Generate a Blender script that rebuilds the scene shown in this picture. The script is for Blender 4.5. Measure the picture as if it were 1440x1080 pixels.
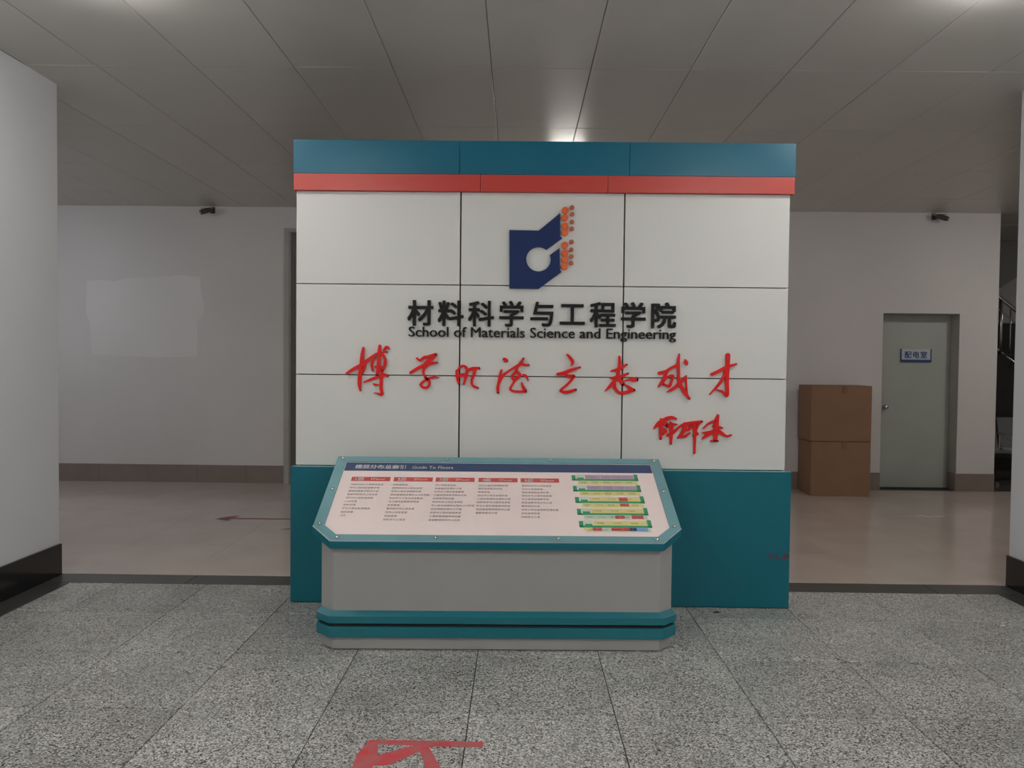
import bpy, bmesh, math, random
from mathutils import Vector, Matrix
for o in list(bpy.data.objects):
    bpy.data.objects.remove(o)
SC = bpy.context.scene
COL = SC.collection
R = math.radians
random.seed(7)

# ---------------------------------------------------------------- camera
cd = bpy.data.cameras.new('camera')
cam = bpy.data.objects.new('camera', cd)
COL.objects.link(cam)
cd.sensor_fit = 'HORIZONTAL'
cd.sensor_width = 36.0
cd.lens = 36.0 * 1065.0 / 1440.0
cd.clip_start = 0.05
cd.clip_end = 60
yaw, pitch, roll = R(-0.468), R(-1.511), R(0.6)
fwd = Vector((math.sin(yaw) * math.cos(pitch), math.cos(yaw) * math.cos(pitch), math.sin(pitch)))
r0 = fwd.cross(Vector((0, 0, 1))).normalized()
u0 = r0.cross(fwd)
rr = r0 * math.cos(roll) + u0 * math.sin(roll)
uu = u0 * math.cos(roll) - r0 * math.sin(roll)
M4 = Matrix((rr, uu, -fwd)).transposed().to_4x4()
M4.translation = Vector((0, 0, 1.48))
cam.matrix_world = M4
SC.camera = cam

# ---------------------------------------------------------------- world, exposure
w = bpy.data.worlds.new('world')
SC.world = w
w.use_nodes = True
w.node_tree.nodes['Background'].inputs[0].default_value = (0.6, 0.65, 0.75, 1)
w.node_tree.nodes['Background'].inputs[1].default_value = 0.02
SC.view_settings.view_transform = 'Standard'
SC.view_settings.look = 'None'
SC.view_settings.gamma = 1
SC.view_settings.use_curve_mapping = False
SC.view_settings.exposure = -0.12
LAMP = 66.0          # strength of the opal ceiling lamps in the hall
LAMP_BACK = 48.0      # corridor lamp behind the display wall
FILL_SIDE = 100.0  # unseen fill lamp added to brighten the left of the corridor
FILL_SIDE_RIGHT = 85.0  # unseen fill lamp added to lift the right corridor wall and door
FILL_STAIR = 40.0  # out-of-view fill lamp added to lighten the stairwell
LAMP_REAR = 150.0     # hall lamps beside and behind the camera

# ---------------------------------------------------------------- materials
def srgb(r, g, b):
    f = lambda c: (c / 255 / 12.92) if c / 255 <= 0.04045 else ((c / 255 + 0.055) / 1.055) ** 2.4
    return (f(r), f(g), f(b), 1)

def mat(name, rgb, rough=0.5, metal=0.0, spec=0.5, noise=0.0, nscale=3.0, bump=0.0, bscale=40.0, vary=0.0,
        coat=0.0, bdist=0.001):
    m = bpy.data.materials.new(name)
    m.use_nodes = True
    nt = m.node_tree
    b = nt.nodes['Principled BSDF']
    b.inputs['Base Color'].default_value = rgb
    b.inputs['Roughness'].default_value = rough
    b.inputs['Metallic'].default_value = metal
    b.inputs['Specular IOR Level'].default_value = spec
    b.inputs['Coat Weight'].default_value = coat
    geo = nt.nodes.new('ShaderNodeNewGeometry')
    if noise or vary:
        n = nt.nodes.new('ShaderNodeTexNoise')
        n.inputs['Scale'].default_value = nscale
        n.inputs['Detail'].default_value = 5
        nt.links.new(geo.outputs['Position'], n.inputs['Vector'])
        mr = nt.nodes.new('ShaderNodeMapRange')
        mr.inputs['From Min'].default_value = 0.25
        mr.inputs['From Max'].default_value = 0.75
        mr.inputs['To Min'].default_value = 1 - noise
        mr.inputs['To Max'].default_value = 1 + noise
        nt.links.new(n.outputs['Fac'], mr.inputs['Value'])
        val = mr.outputs[0]
        if vary:
            oi = nt.nodes.new('ShaderNodeObjectInfo')
            m2 = nt.nodes.new('ShaderNodeMapRange')
            m2.inputs['To Min'].default_value = 1 - vary
            m2.inputs['To Max'].default_value = 1 + vary
            nt.links.new(oi.outputs['Random'], m2.inputs['Value'])
            mu = nt.nodes.new('ShaderNodeMath')
            mu.operation = 'MULTIPLY'
            nt.links.new(val, mu.inputs[0])
            nt.links.new(m2.outputs[0], mu.inputs[1])
            val = mu.outputs[0]
        vm = nt.nodes.new('ShaderNodeVectorMath')
        vm.operation = 'SCALE'
        vm.inputs[0].default_value = rgb[:3]
        nt.links.new(val, vm.inputs['Scale'])
        nt.links.new(vm.outputs[0], b.inputs['Base Color'])
    if bump:
        n = nt.nodes.new('ShaderNodeTexNoise')
        n.inputs['Scale'].default_value = bscale
        n.inputs['Detail'].default_value = 2
        nt.links.new(geo.outputs['Position'], n.inputs['Vector'])
        bp = nt.nodes.new('ShaderNodeBump')
        bp.inputs['Strength'].default_value = bump
        bp.inputs['Distance'].default_value = bdist
        nt.links.new(n.outputs['Fac'], bp.inputs['Height'])
        nt.links.new(bp.outputs[0], b.inputs['Normal'])
    return m

def granite(name):
    """speckled grey granite: dark, mid and pale grains, each slab a shade of its own, polished by feet"""
    m = bpy.data.materials.new(name)
    m.use_nodes = True
    nt = m.node_tree
    b = nt.nodes['Principled BSDF']
    geo = nt.nodes.new('ShaderNodeNewGeometry')
    v = nt.nodes.new('ShaderNodeTexVoronoi')
    v.inputs['Scale'].default_value = 185
    nt.links.new(geo.outputs['Position'], v.inputs['Vector'])
    sep = nt.nodes.new('ShaderNodeSeparateColor')
    nt.links.new(v.outputs['Color'], sep.inputs[0])
    cr = nt.nodes.new('ShaderNodeValToRGB')
    cr.color_ramp.interpolation = 'CONSTANT'
    e = cr.color_ramp.elements
    e[0].position = 0; e[0].color = (0.03, 0.03, 0.028, 1)
    e[1].position = 0.12; e[1].color = (0.155, 0.152, 0.145, 1)
    for p, c in ((0.27, 0.31), (0.50, 0.43), (0.76, 0.66)):
        q = e.new(p); q.color = (c, c * 0.992, c * 0.935, 1)
    nt.links.new(sep.outputs[0], cr.inputs[0])
    n = nt.nodes.new('ShaderNodeTexNoise')
    n.inputs['Scale'].default_value = 2.2
    n.inputs['Detail'].default_value = 6
    nt.links.new(geo.outputs['Position'], n.inputs['Vector'])
    mr = nt.nodes.new('ShaderNodeMapRange')
    mr.inputs['From Min'].default_value = 0.3; mr.inputs['From Max'].default_value = 0.7
    mr.inputs['To Min'].default_value = 0.80; mr.inputs['To Max'].default_value = 1.08
    nt.links.new(n.outputs['Fac'], mr.inputs['Value'])
    oi = nt.nodes.new('ShaderNodeObjectInfo')
    m2 = nt.nodes.new('ShaderNodeMapRange')
    m2.inputs['To Min'].default_value = 0.82; m2.inputs['To Max'].default_value = 1.10
    nt.links.new(oi.outputs['Random'], m2.inputs['Value'])
    mu = nt.nodes.new('ShaderNodeMath'); mu.operation = 'MULTIPLY'
    nt.links.new(mr.outputs[0], mu.inputs[0]); nt.links.new(m2.outputs[0], mu.inputs[1])
    vm = nt.nodes.new('ShaderNodeVectorMath'); vm.operation = 'SCALE'
    nt.links.new(cr.outputs[0], vm.inputs[0]); nt.links.new(mu.outputs[0], vm.inputs['Scale'])
    nt.links.new(vm.outputs[0], b.inputs['Base Color'])
    # wear: the polish comes and goes
    n2 = nt.nodes.new('ShaderNodeTexNoise')
    n2.inputs['Scale'].default_value = 3.0
    nt.links.new(geo.outputs['Position'], n2.inputs['Vector'])
    m3 = nt.nodes.new('ShaderNodeMapRange')
    m3.inputs['To Min'].default_value = 0.20; m3.inputs['To Max'].default_value = 0.42
    nt.links.new(n2.outputs['Fac'], m3.inputs['Value'])
    nt.links.new(m3.outputs[0], b.inputs['Roughness'])
    return m

def emis(name, rgb, s):
    m = bpy.data.materials.new(name)
    m.use_nodes = True
    b = m.node_tree.nodes['Principled BSDF']
    b.inputs['Base Color'].default_value = (0.8, 0.8, 0.8, 1)
    b.inputs['Emission Color'].default_value = rgb
    b.inputs['Emission Strength'].default_value = s
    return m

M = {
    'hall_wall': mat('white_plaster', (0.62, 0.627, 0.64, 1), 0.75, noise=0.02, bump=0.15, bscale=60),
    'back_wall': mat('corridor_plaster', (0.67, 0.645, 0.635, 1), 0.75, noise=0.04, nscale=1.2, bump=0.15, bscale=60),
    'repaint': mat('fresh_plaster', (0.735, 0.71, 0.70, 1), 0.7, noise=0.03, nscale=2),
    'ceiling': mat('ceiling_metal', (0.60, 0.585, 0.545, 1), 0.36, metal=0.2, spec=0.5, noise=0.04, nscale=1.5, vary=0.03),
    'ceiling_gap': mat('ceiling_gap', (0.12, 0.12, 0.115, 1), 0.9, noise=0.05),
    'granite': granite('grey_granite'),
    'grout': mat('grout', (0.07, 0.068, 0.062, 1), 0.9, noise=0.2, nscale=20),
    'border': mat('dark_granite', (0.058, 0.058, 0.054, 1), 0.33, noise=0.3, nscale=60, vary=0.12),
    'black_base': mat('black_granite', (0.008, 0.008, 0.009, 1), 0.14, noise=0.3, nscale=80),
    'beige_tile': mat('beige_polished_tile', (0.50, 0.42, 0.375, 1), 0.17, noise=0.07, nscale=2.2, vary=0.03, bump=0.05, bscale=5),
    'beige_base': mat('beige_base_tile', (0.25, 0.20, 0.175, 1), 0.3, noise=0.08, nscale=6, vary=0.05),
    'dark_floor': mat('brown_stair_floor', (0.10, 0.085, 0.075, 1), 0.2, noise=0.1, nscale=5),
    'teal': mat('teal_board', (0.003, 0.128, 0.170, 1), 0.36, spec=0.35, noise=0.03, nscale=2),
    'teal_header': mat('teal_header_board', (0.005, 0.125, 0.20, 1), 0.30, spec=0.35, noise=0.03, nscale=2, vary=0.02),
    'red': mat('red_board', (0.52, 0.045, 0.03, 1), 0.34, noise=0.02, nscale=2, vary=0.02),
    'panel': mat('off_white_board', (0.655, 0.65, 0.62, 1), 0.42, noise=0.015, nscale=1.5, vary=0.006),
    'core': mat('black_backing', (0.015, 0.015, 0.015, 1), 0.8, noise=0.05),
    'side': mat('pale_side_board', (0.5, 0.5, 0.48, 1), 0.5, noise=0.03),
    'black_letter': mat('black_acrylic', (0.006, 0.006, 0.006, 1), 0.5, spec=0.25, noise=0.05),
    'red_letter': mat('red_acrylic', (0.70, 0.010, 0.008, 1), 0.4, spec=0.3, noise=0.04, nscale=20),
    'navy': mat('navy_acrylic', (0.004, 0.020, 0.10, 1), 0.45, spec=0.3, noise=0.03),
    'orange': mat('orange_acrylic', (0.74, 0.12, 0.02, 1), 0.35, noise=0.04),
    'brown_dot': mat('rust_acrylic', (0.42, 0.10, 0.045, 1), 0.35, noise=0.04),
    'kiosk': mat('grey_laminate', (0.335, 0.331, 0.318, 1), 0.4, noise=0.03, nscale=4),
    'kiosk_frame': mat('lit_teal_metal', (0.19, 0.39, 0.43, 1), 0.25, metal=0.25, noise=0.05, nscale=6),  # ceiling light on the frame's top is put into this paler teal
    'kiosk_band': mat('teal_metal_band', (0.006, 0.145, 0.180, 1), 0.33, noise=0.03, nscale=5),
    'edge': mat('bright_metal_edge', (0.6, 0.65, 0.65, 1), 0.3, metal=0.8, noise=0.03),
    'steel': mat('stainless_steel', (0.55, 0.54, 0.53, 1), 0.22, metal=1.0, noise=0.04),
    'sheet': mat('pink_white_print', (0.87, 0.735, 0.705, 1), 0.25, noise=0.015, nscale=3),
    'print_navy': mat('navy_print', (0.035, 0.065, 0.15, 1), 0.25, noise=0.03),
    'print_red': mat('red_print', (0.60, 0.10, 0.09, 1), 0.25, noise=0.03),
    'print_white': mat('white_print', (0.85, 0.85, 0.85, 1), 0.25, noise=0.01),
    'print_text': mat('grey_print', (0.24, 0.19, 0.19, 1), 0.3, noise=0.02),
    'print_green': mat('green_print', (0.05, 0.33, 0.16, 1), 0.25, noise=0.03),
    'print_yellow': mat('yellow_print', (0.72, 0.66, 0.27, 1), 0.25, noise=0.03),
    'print_lilac': mat('lilac_print', (0.45, 0.35, 0.45, 1), 0.25, noise=0.03),
    'print_blue': mat('pale_blue_print', (0.22, 0.42, 0.70, 1), 0.25, noise=0.03),
    'print_mint': mat('mint_print', (0.60, 0.66, 0.52, 1), 0.25, noise=0.03),
    'card': mat('brown_cardboard', (0.27, 0.150, 0.088, 1), 0.8, noise=0.05, nscale=6, bump=0.2, bscale=90),
    'tape': mat('brown_packing_tape', (0.22, 0.12, 0.068, 1), 0.4, noise=0.04, nscale=10),
    'door': mat('grey_green_door', (0.41, 0.44, 0.395, 1), 0.5, noise=0.06, nscale=1.8),
    'frame': mat('grey_door_frame', (0.42, 0.41, 0.375, 1), 0.55, noise=0.08, nscale=4),
    'dark_leaf': mat('grey_metal_leaf', (0.17, 0.165, 0.15, 1), 0.45, noise=0.05),
    'plate': mat('pale_sign_plate', (0.50, 0.54, 0.60, 1), 0.3, noise=0.02),
    'plate_blue': mat('blue_sign_plate', (0.03, 0.07, 0.22, 1), 0.35, noise=0.02),
    'cam_body': mat('camera_housing', (0.05, 0.05, 0.048, 1), 0.35, noise=0.05),
    'cam_light': mat('camera_front', (0.55, 0.55, 0.53, 1), 0.2, metal=0.6, noise=0.02),
    'stair': mat('dark_stair_stone', (0.03, 0.03, 0.03, 1), 0.3, noise=0.2, nscale=30),
    'stair_wall': mat('grey_stair_plaster', (0.16, 0.155, 0.15, 1), 0.7, noise=0.04),
    'stair_back': mat('stairwell_wall', (0.45, 0.44, 0.43, 1), 0.7, noise=0.04),
    'glass_dark': mat('dark_glass', (0.006, 0.006, 0.007, 1), 0.06, noise=0.1),
    'bench': mat('brushed_bench_steel', (0.30, 0.31, 0.31, 1), 0.35, metal=0.7, noise=0.05),
    'scrap': mat('silver_foil', (0.9, 0.9, 0.88, 1), 0.2, metal=0.3, noise=0.05),
    'scrap_dark': mat('dark_scrap', (0.05, 0.045, 0.035, 1), 0.7, noise=0.1),
    'pen_red': mat('red_pen', (0.16, 0.02, 0.035, 1), 0.5, noise=0.1),
    'pen_dark': mat('dark_pen', (0.015, 0.015, 0.06, 1), 0.5, noise=0.1),
    'lamp': emis('opal_lamp', (1.0, 0.98, 0.955, 1), LAMP),
    'lamp_back': emis('opal_lamp_corridor', (1.0, 0.955, 0.90, 1), LAMP_BACK),
    'fill_side': emis('fill_lamp_side', (0.90, 0.95, 1.0, 1), FILL_SIDE),
    'lamp_rear': emis('opal_lamp_rear', (1.0, 0.985, 0.965, 1), LAMP_REAR),
    'fill_side_right': emis('fill_lamp_side_right', (1.0, 0.96, 0.90, 1), FILL_SIDE_RIGHT),
    'fill_stair': emis('fill_lamp_stair', (1.0, 0.97, 0.93, 1), FILL_STAIR),
    'lamp_rim': mat('white_lamp_rim', (0.7, 0.7, 0.7, 1), 0.4, noise=0.02),
}

def worn(name, rgb, keep=0.5, scale=14):
    """red floor marking rubbed thin: the marking colour mixed with a greyed one by a noise"""
    m = mat(name, rgb, 0.4)
    nt = m.node_tree
    b = nt.nodes['Principled BSDF']
    geo = nt.nodes.new('ShaderNodeNewGeometry')
    n = nt.nodes.new('ShaderNodeTexNoise')
    n.inputs['Scale'].default_value = scale
    n.inputs['Detail'].default_value = 4
    nt.links.new(geo.outputs['Position'], n.inputs['Vector'])
    cr = nt.nodes.new('ShaderNodeValToRGB')
    cr.color_ramp.elements[0].position = 0.40
    cr.color_ramp.elements[0].color = rgb
    cr.color_ramp.elements[1].position = 0.62
    g = tuple(c * (1 - keep) + k * keep for c, k in zip(rgb[:3], (0.30, 0.20, 0.18)))
    cr.color_ramp.elements[1].color = (*g, 1)
    nt.links.new(n.outputs['Fac'], cr.inputs[0])
    nt.links.new(cr.outputs[0], b.inputs['Base Color'])
    return m
M['arrow'] = worn('worn_red_marking', (0.60, 0.06, 0.075, 1), 0.45)
M['arrow_thin'] = mat('faded_red_marking', (0.20, 0.04, 0.035, 1), 0.4, noise=0.2, nscale=12)

# ---------------------------------------------------------------- helpers
def link(name, me, m=None, parent=None, loc=(0, 0, 0), rot=(0, 0, 0), label=None, cat=None, group=None, kind=None):
    o = bpy.data.objects.new(name, me)
    COL.objects.link(o)
    o.location = loc
    o.rotation_euler = rot
    if parent is not None:
        o.parent = parent
    if m is not None and me is not None and not me.materials:
        me.materials.append(M[m] if isinstance(m, str) else m)
    if label: o['label'] = label
    if cat: o['category'] = cat
    if group: o['group'] = group
    if kind: o['kind'] = kind
    return o

def empty(name, loc, rotz=0, label=None, cat=None, group=None):
    return link(name, None, None, None, loc, (0, 0, rotz), label, cat, group)

def tome(bm, name='mesh', smooth=False):
    bmesh.ops.recalc_face_normals(bm, faces=bm.faces)
    me = bpy.data.meshes.new(name)
    bm.to_mesh(me)
    bm.free()
    if smooth:
        for p in me.polygons: p.use_smooth = True
    return me

def addbox(bm, x0, x1, y0, y1, z0, z1, bev=0.0, seg=1):
    r = bmesh.ops.create_cube(bm, size=1)
    vs = r['verts']
    for v in vs:
        v.co = Vector(((x0 + x1) / 2 + v.co.x * (x1 - x0), (y0 + y1) / 2 + v.co.y * (y1 - y0), (z0 + z1) / 2 + v.co.z * (z1 - z0)))
    if bev:
        es = list({e for v in vs for e in v.link_edges})
        bmesh.ops.bevel(bm, geom=es, offset=bev, segments=seg, affect='EDGES', profile=0.5)

def box(x0, x1, y0, y1, z0, z1, bev=0.0, seg=1):
    bm = bmesh.new()
    addbox(bm, x0, x1, y0, y1, z0, z1, bev, seg)
    return tome(bm)

def boxes(lst, bev=0.0):
    bm = bmesh.new()
    for b in lst: addbox(bm, *b, bev)
    return tome(bm)

def tube(bm, p, q, r, n=10):
    p, q = Vector(p), Vector(q)
    d = q - p
    rot = d.to_track_quat('Z', 'Y').to_matrix().to_4x4()
    bmesh.ops.create_cone(bm, cap_ends=True, segments=n, radius1=r, radius2=r, depth=d.length,
                          matrix=Matrix.Translation((p + q) / 2) @ rot)

def lathe(prof, n=32):
    bm = bmesh.new()
    rings = []
    for r, z in prof:
        rings.append([bm.verts.new((r * math.cos(2 * math.pi * i / n), r * math.sin(2 * math.pi * i / n), z)) for i in range(n)])
    for a, b in zip(rings, rings[1:]):
        for i in range(n):
            bm.faces.new((a[i], a[(i + 1) % n], b[(i + 1) % n], b[i]))
    bm.faces.new(rings[0])
    bm.faces.new(rings[-1])
    return bm

def prism_xz(pts, y0, y1, bm=None):
    """outline in x,z extruded along y (y0 = front)"""
    own = bm is None
    if own: bm = bmesh.new()
    a = [bm.verts.new((x, y0, z)) for x, z in pts]
    b = [bm.verts.new((x, y1, z)) for x, z in pts]
    n = len(pts)
    bm.faces.new(a)
    bm.faces.new(b[::-1])
    for i in range(n):
        bm.faces.new((a[i], b[i], b[(i + 1) % n], a[(i + 1) % n]))
    return tome(bm) if own else None

def prism_xy(pts, z0, z1, bm=None, zf=None):
    own = bm is None
    if own: bm = bmesh.new()
    a = [bm.verts.new((x, y, z0)) for x, y in pts]
    b = [bm.verts.new((x, y, zf(x, y) if zf else z1)) for x, y in pts]
    n = len(pts)
    bm.faces.new(a[::-1])
    bm.faces.new(b)
    for i in range(n):
        bm.faces.new((a[i], a[(i + 1) % n], b[(i + 1) % n], b[i]))
    return tome(bm) if own else None

def text_mesh(body, size, extrude=0.0, weight=0.0, res=3, align='LEFT'):
    """writing as a mesh; weight thickens the strokes by laying shifted copies into the same mesh"""
    c = bpy.data.curves.new('writing', 'FONT')
    c.body = body
    c.size = size
    c.extrude = extrude
    c.resolution_u = res
    c.align_x = align
    o = bpy.data.objects.new('writing', c)
    COL.objects.link(o)
    bpy.context.view_layer.update()
    dg = bpy.context.evaluated_depsgraph_get()
    me = bpy.data.meshes.new_from_object(o.evaluated_get(dg), depsgraph=dg)
    bpy.data.objects.remove(o)
    bpy.data.curves.remove(c)
    me.materials.clear()
    if weight:
        bm = bmesh.new()
        d = weight * size
        sh = ((-d, -d), (d, -d), (-d, d), (d, d)) if weight > 0.015 else ((-d, 0), (d, 0))
        for k, (dx, dy) in enumerate(sh):
            n0 = len(bm.verts)
            bm.from_mesh(me)
            bm.verts.ensure_lookup_table()
            for v in bm.verts[n0:]:
                v.co.x += dx; v.co.y += dy
                if extrude: v.co.z += 0.00012 * k
        bm.to_mesh(me)
        bm.free()
    return me

def bounds(me):
    xs = [v.co.x for v in me.vertices]; ys = [v.co.y for v in me.vertices]
    return min(xs), max(xs), min(ys), max(ys)

# traced brush strokes, millimetres on the display wall: (x, height, width)
STROKES = {
    'bo': [
        [(-1056,1412,14.6),(-1016,1438,20.0),(-968,1464,21.8),(-932,1490,21.8),(-899,1519,12.7),(-870,1534,14.6),(-841,1531,14.6),(-823,1506,16.4),(-821,1473,18.2),(-833,1436,14.6)],
        [(-955,1570,12.7),(-960,1537,20.0),(-965,1482,23.7),(-972,1428,21.8),(-979,1355,21.8),(-973,1307,9.1)],
        [(-941,1472,10.9),(-950,1439,12.7),(-961,1411,10.9)],
        [(-854,1584,16.4),(-859,1520,21.8),(-861,1465,21.8),(-869,1407,16.4)],
        [(-881,1512,10.9),(-897,1490,14.6),(-903,1465,15.3),(-898,1432,10.9)],
        [(-879,1454,14.6),(-851,1454,18.2),(-840,1440,18.2),(-862,1429,18.2)],
        [(-829,1556,12.7),(-816,1575,16.4),(-803,1573,14.6),(-795,1563,4.4)],
        [(-841,1543,9.1),(-811,1546,10.9)],
        [(-950,1359,9.1),(-906,1377,16.4),(-855,1396,20.0),(-826,1404,21.8),(-804,1398,12.7)],
        [(-840,1422,16.4),(-844,1374,20.0),(-845,1327,20.0),(-840,1283,16.4),(-865,1290,10.2),(-891,1294,2.9)],
        [(-898,1351,3.6),(-880,1343,14.6),(-857,1345,4.4)],
    ],
    'xue': [
        [(-626,1511,9.1),(-604,1496,16.4),(-582,1515,16.4),(-557,1519,18.2),(-511,1534,18.2)],
        [(-509,1534,18.2),(-531,1509,21.8),(-560,1490,21.8),(-576,1480,9.1)],
        [(-663,1420,18.2),(-622,1446,20.0),(-578,1468,20.0),(-531,1480,18.2),(-500,1484,10.9)],
        [(-560,1468,20.0),(-582,1443,16.4),(-585,1417,12.7),(-570,1392,12.7)],
        [(-548,1388,14.6),(-585,1366,14.6),(-601,1346,13.8),(-584,1330,15.3),(-559,1332,16.4),(-547,1352,14.6),(-554,1376,16.4),(-574,1392,14.6)],
        [(-552,1385,16.4),(-519,1394,13.8),(-488,1392,4.4)],
    ],
    'ming': [
        [(-381,1437,10.9),(-377,1397,16.4),(-366,1356,12.7)],
        [(-377,1427,12.7),(-359,1459,12.7),(-334,1465,14.6),(-316,1445,18.2),(-321,1405,20.0),(-335,1353,10.9)],
        [(-377,1396,16.4),(-348,1408,21.8),(-323,1413,16.4)],
        [(-315,1436,16.4),(-283,1449,20.0),(-242,1453,14.6)],
        [(-270,1448,21.8),(-272,1413,18.2),(-286,1380,15.3),(-283,1349,13.8),(-267,1338,15.3),(-249,1331,12.7)],
    ],
    'de': [
        [(-87,1510,18.2),(-78,1502,27.3),(-69,1497,9.1)],
        [(-103,1444,10.2),(-111,1415,15.3),(-118,1371,18.2),(-125,1335,18.9),(-124,1304,16.4)],
        [(-118,1364,18.2),(-102,1400,21.8),(-68,1430,15.3),(-25,1459,14.6),(8,1478,20.0),(30,1514,12.7)],
        [(15,1485,25.5),(37,1476,16.4),(63,1475,12.7)],
        [(-4,1456,10.9),(-24,1423,16.4),(-39,1405,14.6),(-24,1383,18.2),(5,1401,18.2),(7,1420,18.2),(-10,1434,16.4)],
        [(-9,1398,18.2),(-31,1361,13.8),(-49,1328,13.8),(-30,1314,13.8),(10,1311,14.6),(44,1312,16.4)],
        [(20,1369,5.5),(29,1343,18.2),(43,1316,23.7)],
        [(29,1416,10.2),(49,1406,16.4),(61,1377,5.5)],
    ],
    'li': [
        [(299,1542,11.9),(318,1521,19.1),(333,1496,19.1),(325,1471,5.1)],
        [(243,1421,17.8),(277,1427,23.3),(319,1445,21.2),(379,1465,11.9)],
        [(288,1417,14.9),(315,1407,23.3),(343,1411,16.1),(324,1381,15.3),(295,1351,15.3),(261,1319,15.3),(300,1311,19.5),(353,1326,16.1)],
    ],
    'zhi': [
        [(619,1533,11.9),(622,1490,17.8),(616,1444,19.1),(608,1405,20.4),(587,1376,23.3),(562,1346,17.0),(535,1321,5.1)],
        [(571,1444,10.6),(607,1452,19.1),(641,1469,19.1),(665,1484,12.7)],
        [(568,1400,10.6),(604,1405,19.1),(637,1414,19.1),(674,1429,12.7)],
        [(589,1376,20.4),(598,1333,19.5),(630,1308,17.8),(669,1315,20.4),(710,1328,21.2)],
        [(706,1328,21.2),(677,1347,17.8),(650,1364,5.1)],
        [(617,1397,19.1),(642,1366,25.5)],
        [(650,1383,5.1),(684,1393,14.9),(706,1392,25.5),(728,1392,21.2)],
    ],
    'cheng': [
        [(987,1553,6.8),(981,1503,17.3),(984,1439,17.3),(986,1394,19.1),(1004,1348,21.8),(1027,1312,20.9),(1051,1280,14.6)],
        [(867,1433,21.8),(903,1443,19.1),(939,1466,16.4),(981,1485,20.5)],
        [(912,1443,17.3),(899,1411,19.1),(881,1374,19.1),(863,1351,10.0)],
        [(886,1374,16.4),(912,1407,14.6),(949,1418,17.3),(940,1380,16.4),(927,1354,19.1),(895,1365,13.6)],
        [(1032,1418,10.0),(1003,1385,21.8),(972,1353,20.9),(941,1332,17.3),(916,1319,4.5)],
        [(1030,1403,10.0),(1033,1358,10.0),(1037,1317,11.4)],
        [(1024,1519,6.8),(1029,1501,25.0),(1036,1486,6.8)],
    ],
    'cai': [
        [(1284,1549,26.4),(1283,1474,23.7),(1281,1383,21.8),(1284,1301,17.3),(1254,1324,14.6),(1221,1336,6.4)],
        [(1188,1430,18.2),(1233,1451,19.1),(1278,1474,20.5),(1336,1495,10.0)],
        [(1270,1451,14.6),(1257,1406,17.3),(1221,1355,14.6),(1176,1306,4.5)],
    ],
    'sign_xue': [
        [(836,1090,5.9),(865,1122,23.7),(904,1148,23.7),(943,1161,21.7),(973,1154,11.0)],
        [(880,1153,9.9),(895,1134,19.7),(912,1118,23.7)],
        [(865,1114,23.7),(912,1126,19.7),(917,1102,11.0)],
        [(881,1126,19.7),(880,1078,19.7),(880,1030,15.0)],
        [(881,1098,17.7),(913,1079,15.8),(894,1057,11.8)],
        [(939,1133,9.9),(952,1119,19.7),(980,1119,7.9)],
        [(941,1118,23.7),(945,1079,23.7),(944,1000,13.4)],
        [(921,1051,15.0),(953,1067,21.7),(984,1095,12.6)],
        [(925,1104,9.9),(952,1101,15.8)],
    ],
    'sign_qun': [
        [(968,1081,11.8),(1015,1119,11.8),(1062,1131,13.4),(1129,1138,15.8)],
        [(1030,1123,23.7),(1023,1088,23.7),(1008,1060,19.7),(985,1035,8.7)],
        [(1031,1115,18.9),(1066,1120,18.9),(1055,1092,17.7),(1027,1084,17.7)],
        [(1004,1044,17.7),(1032,1048,15.8),(1060,1068,7.1)],
        [(1087,1132,19.7),(1088,1081,18.9),(1090,1017,14.2),(1089,944,11.8)],
        [(1086,1108,17.7),(1105,1112,15.8),(1096,1081,14.2),(1107,1061,11.8),(1082,1051,11.8)],
        [(1125,1137,13.8),(1105,1116,17.7)],
    ],
    'sign_lai': [
        [(1141,1096,7.1),(1172,1126,11.8),(1209,1143,14.2)],
        [(1230,1177,15.8),(1221,1137,27.6),(1220,1082,28.4),(1215,1025,20.5)],
        [(1192,1021,12.6),(1230,1021,12.6)],
        [(1140,1069,9.9),(1181,1074,17.7),(1212,1082,17.7)],
        [(1137,1033,8.7),(1165,1054,20.5),(1204,1078,22.9)],
        [(1224,1086,22.9),(1256,1067,21.7),(1283,1051,14.2),(1312,1057,11.0)],
        [(1204,1110,15.8),(1231,1106,18.9),(1260,1100,9.5)],
    ],
}
EMBLEM = [(-64, 2299), (116, 2297), (245, 2404), (247, 2262), (259, 2251), (167, 2184), (190, 2151), (244, 2192), (249, 2057), (257, 2046), (120, 1943), (-60, 1943)]
BIG = [(276, 2422), (275, 2377), (276, 2327), (276, 2287), (276, 2210), (277, 2163), (277, 2122), (277, 2080)]
SMALL = [(318, 2440), (319, 2400), (318, 2352), (318, 2311), (317, 2231), (316, 2183), (317, 2142), (316, 2103)]
CEN = [(116, 2123)]

# ================================================================ the setting
H = 3.345            # ceiling height
XL, XR = -3.15, 3.36  # side wall faces of the hall
YE = 5.16            # where the side walls end and the corridor begins
YB = 9.17            # corridor back wall
S = dict(kind='structure')

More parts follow.
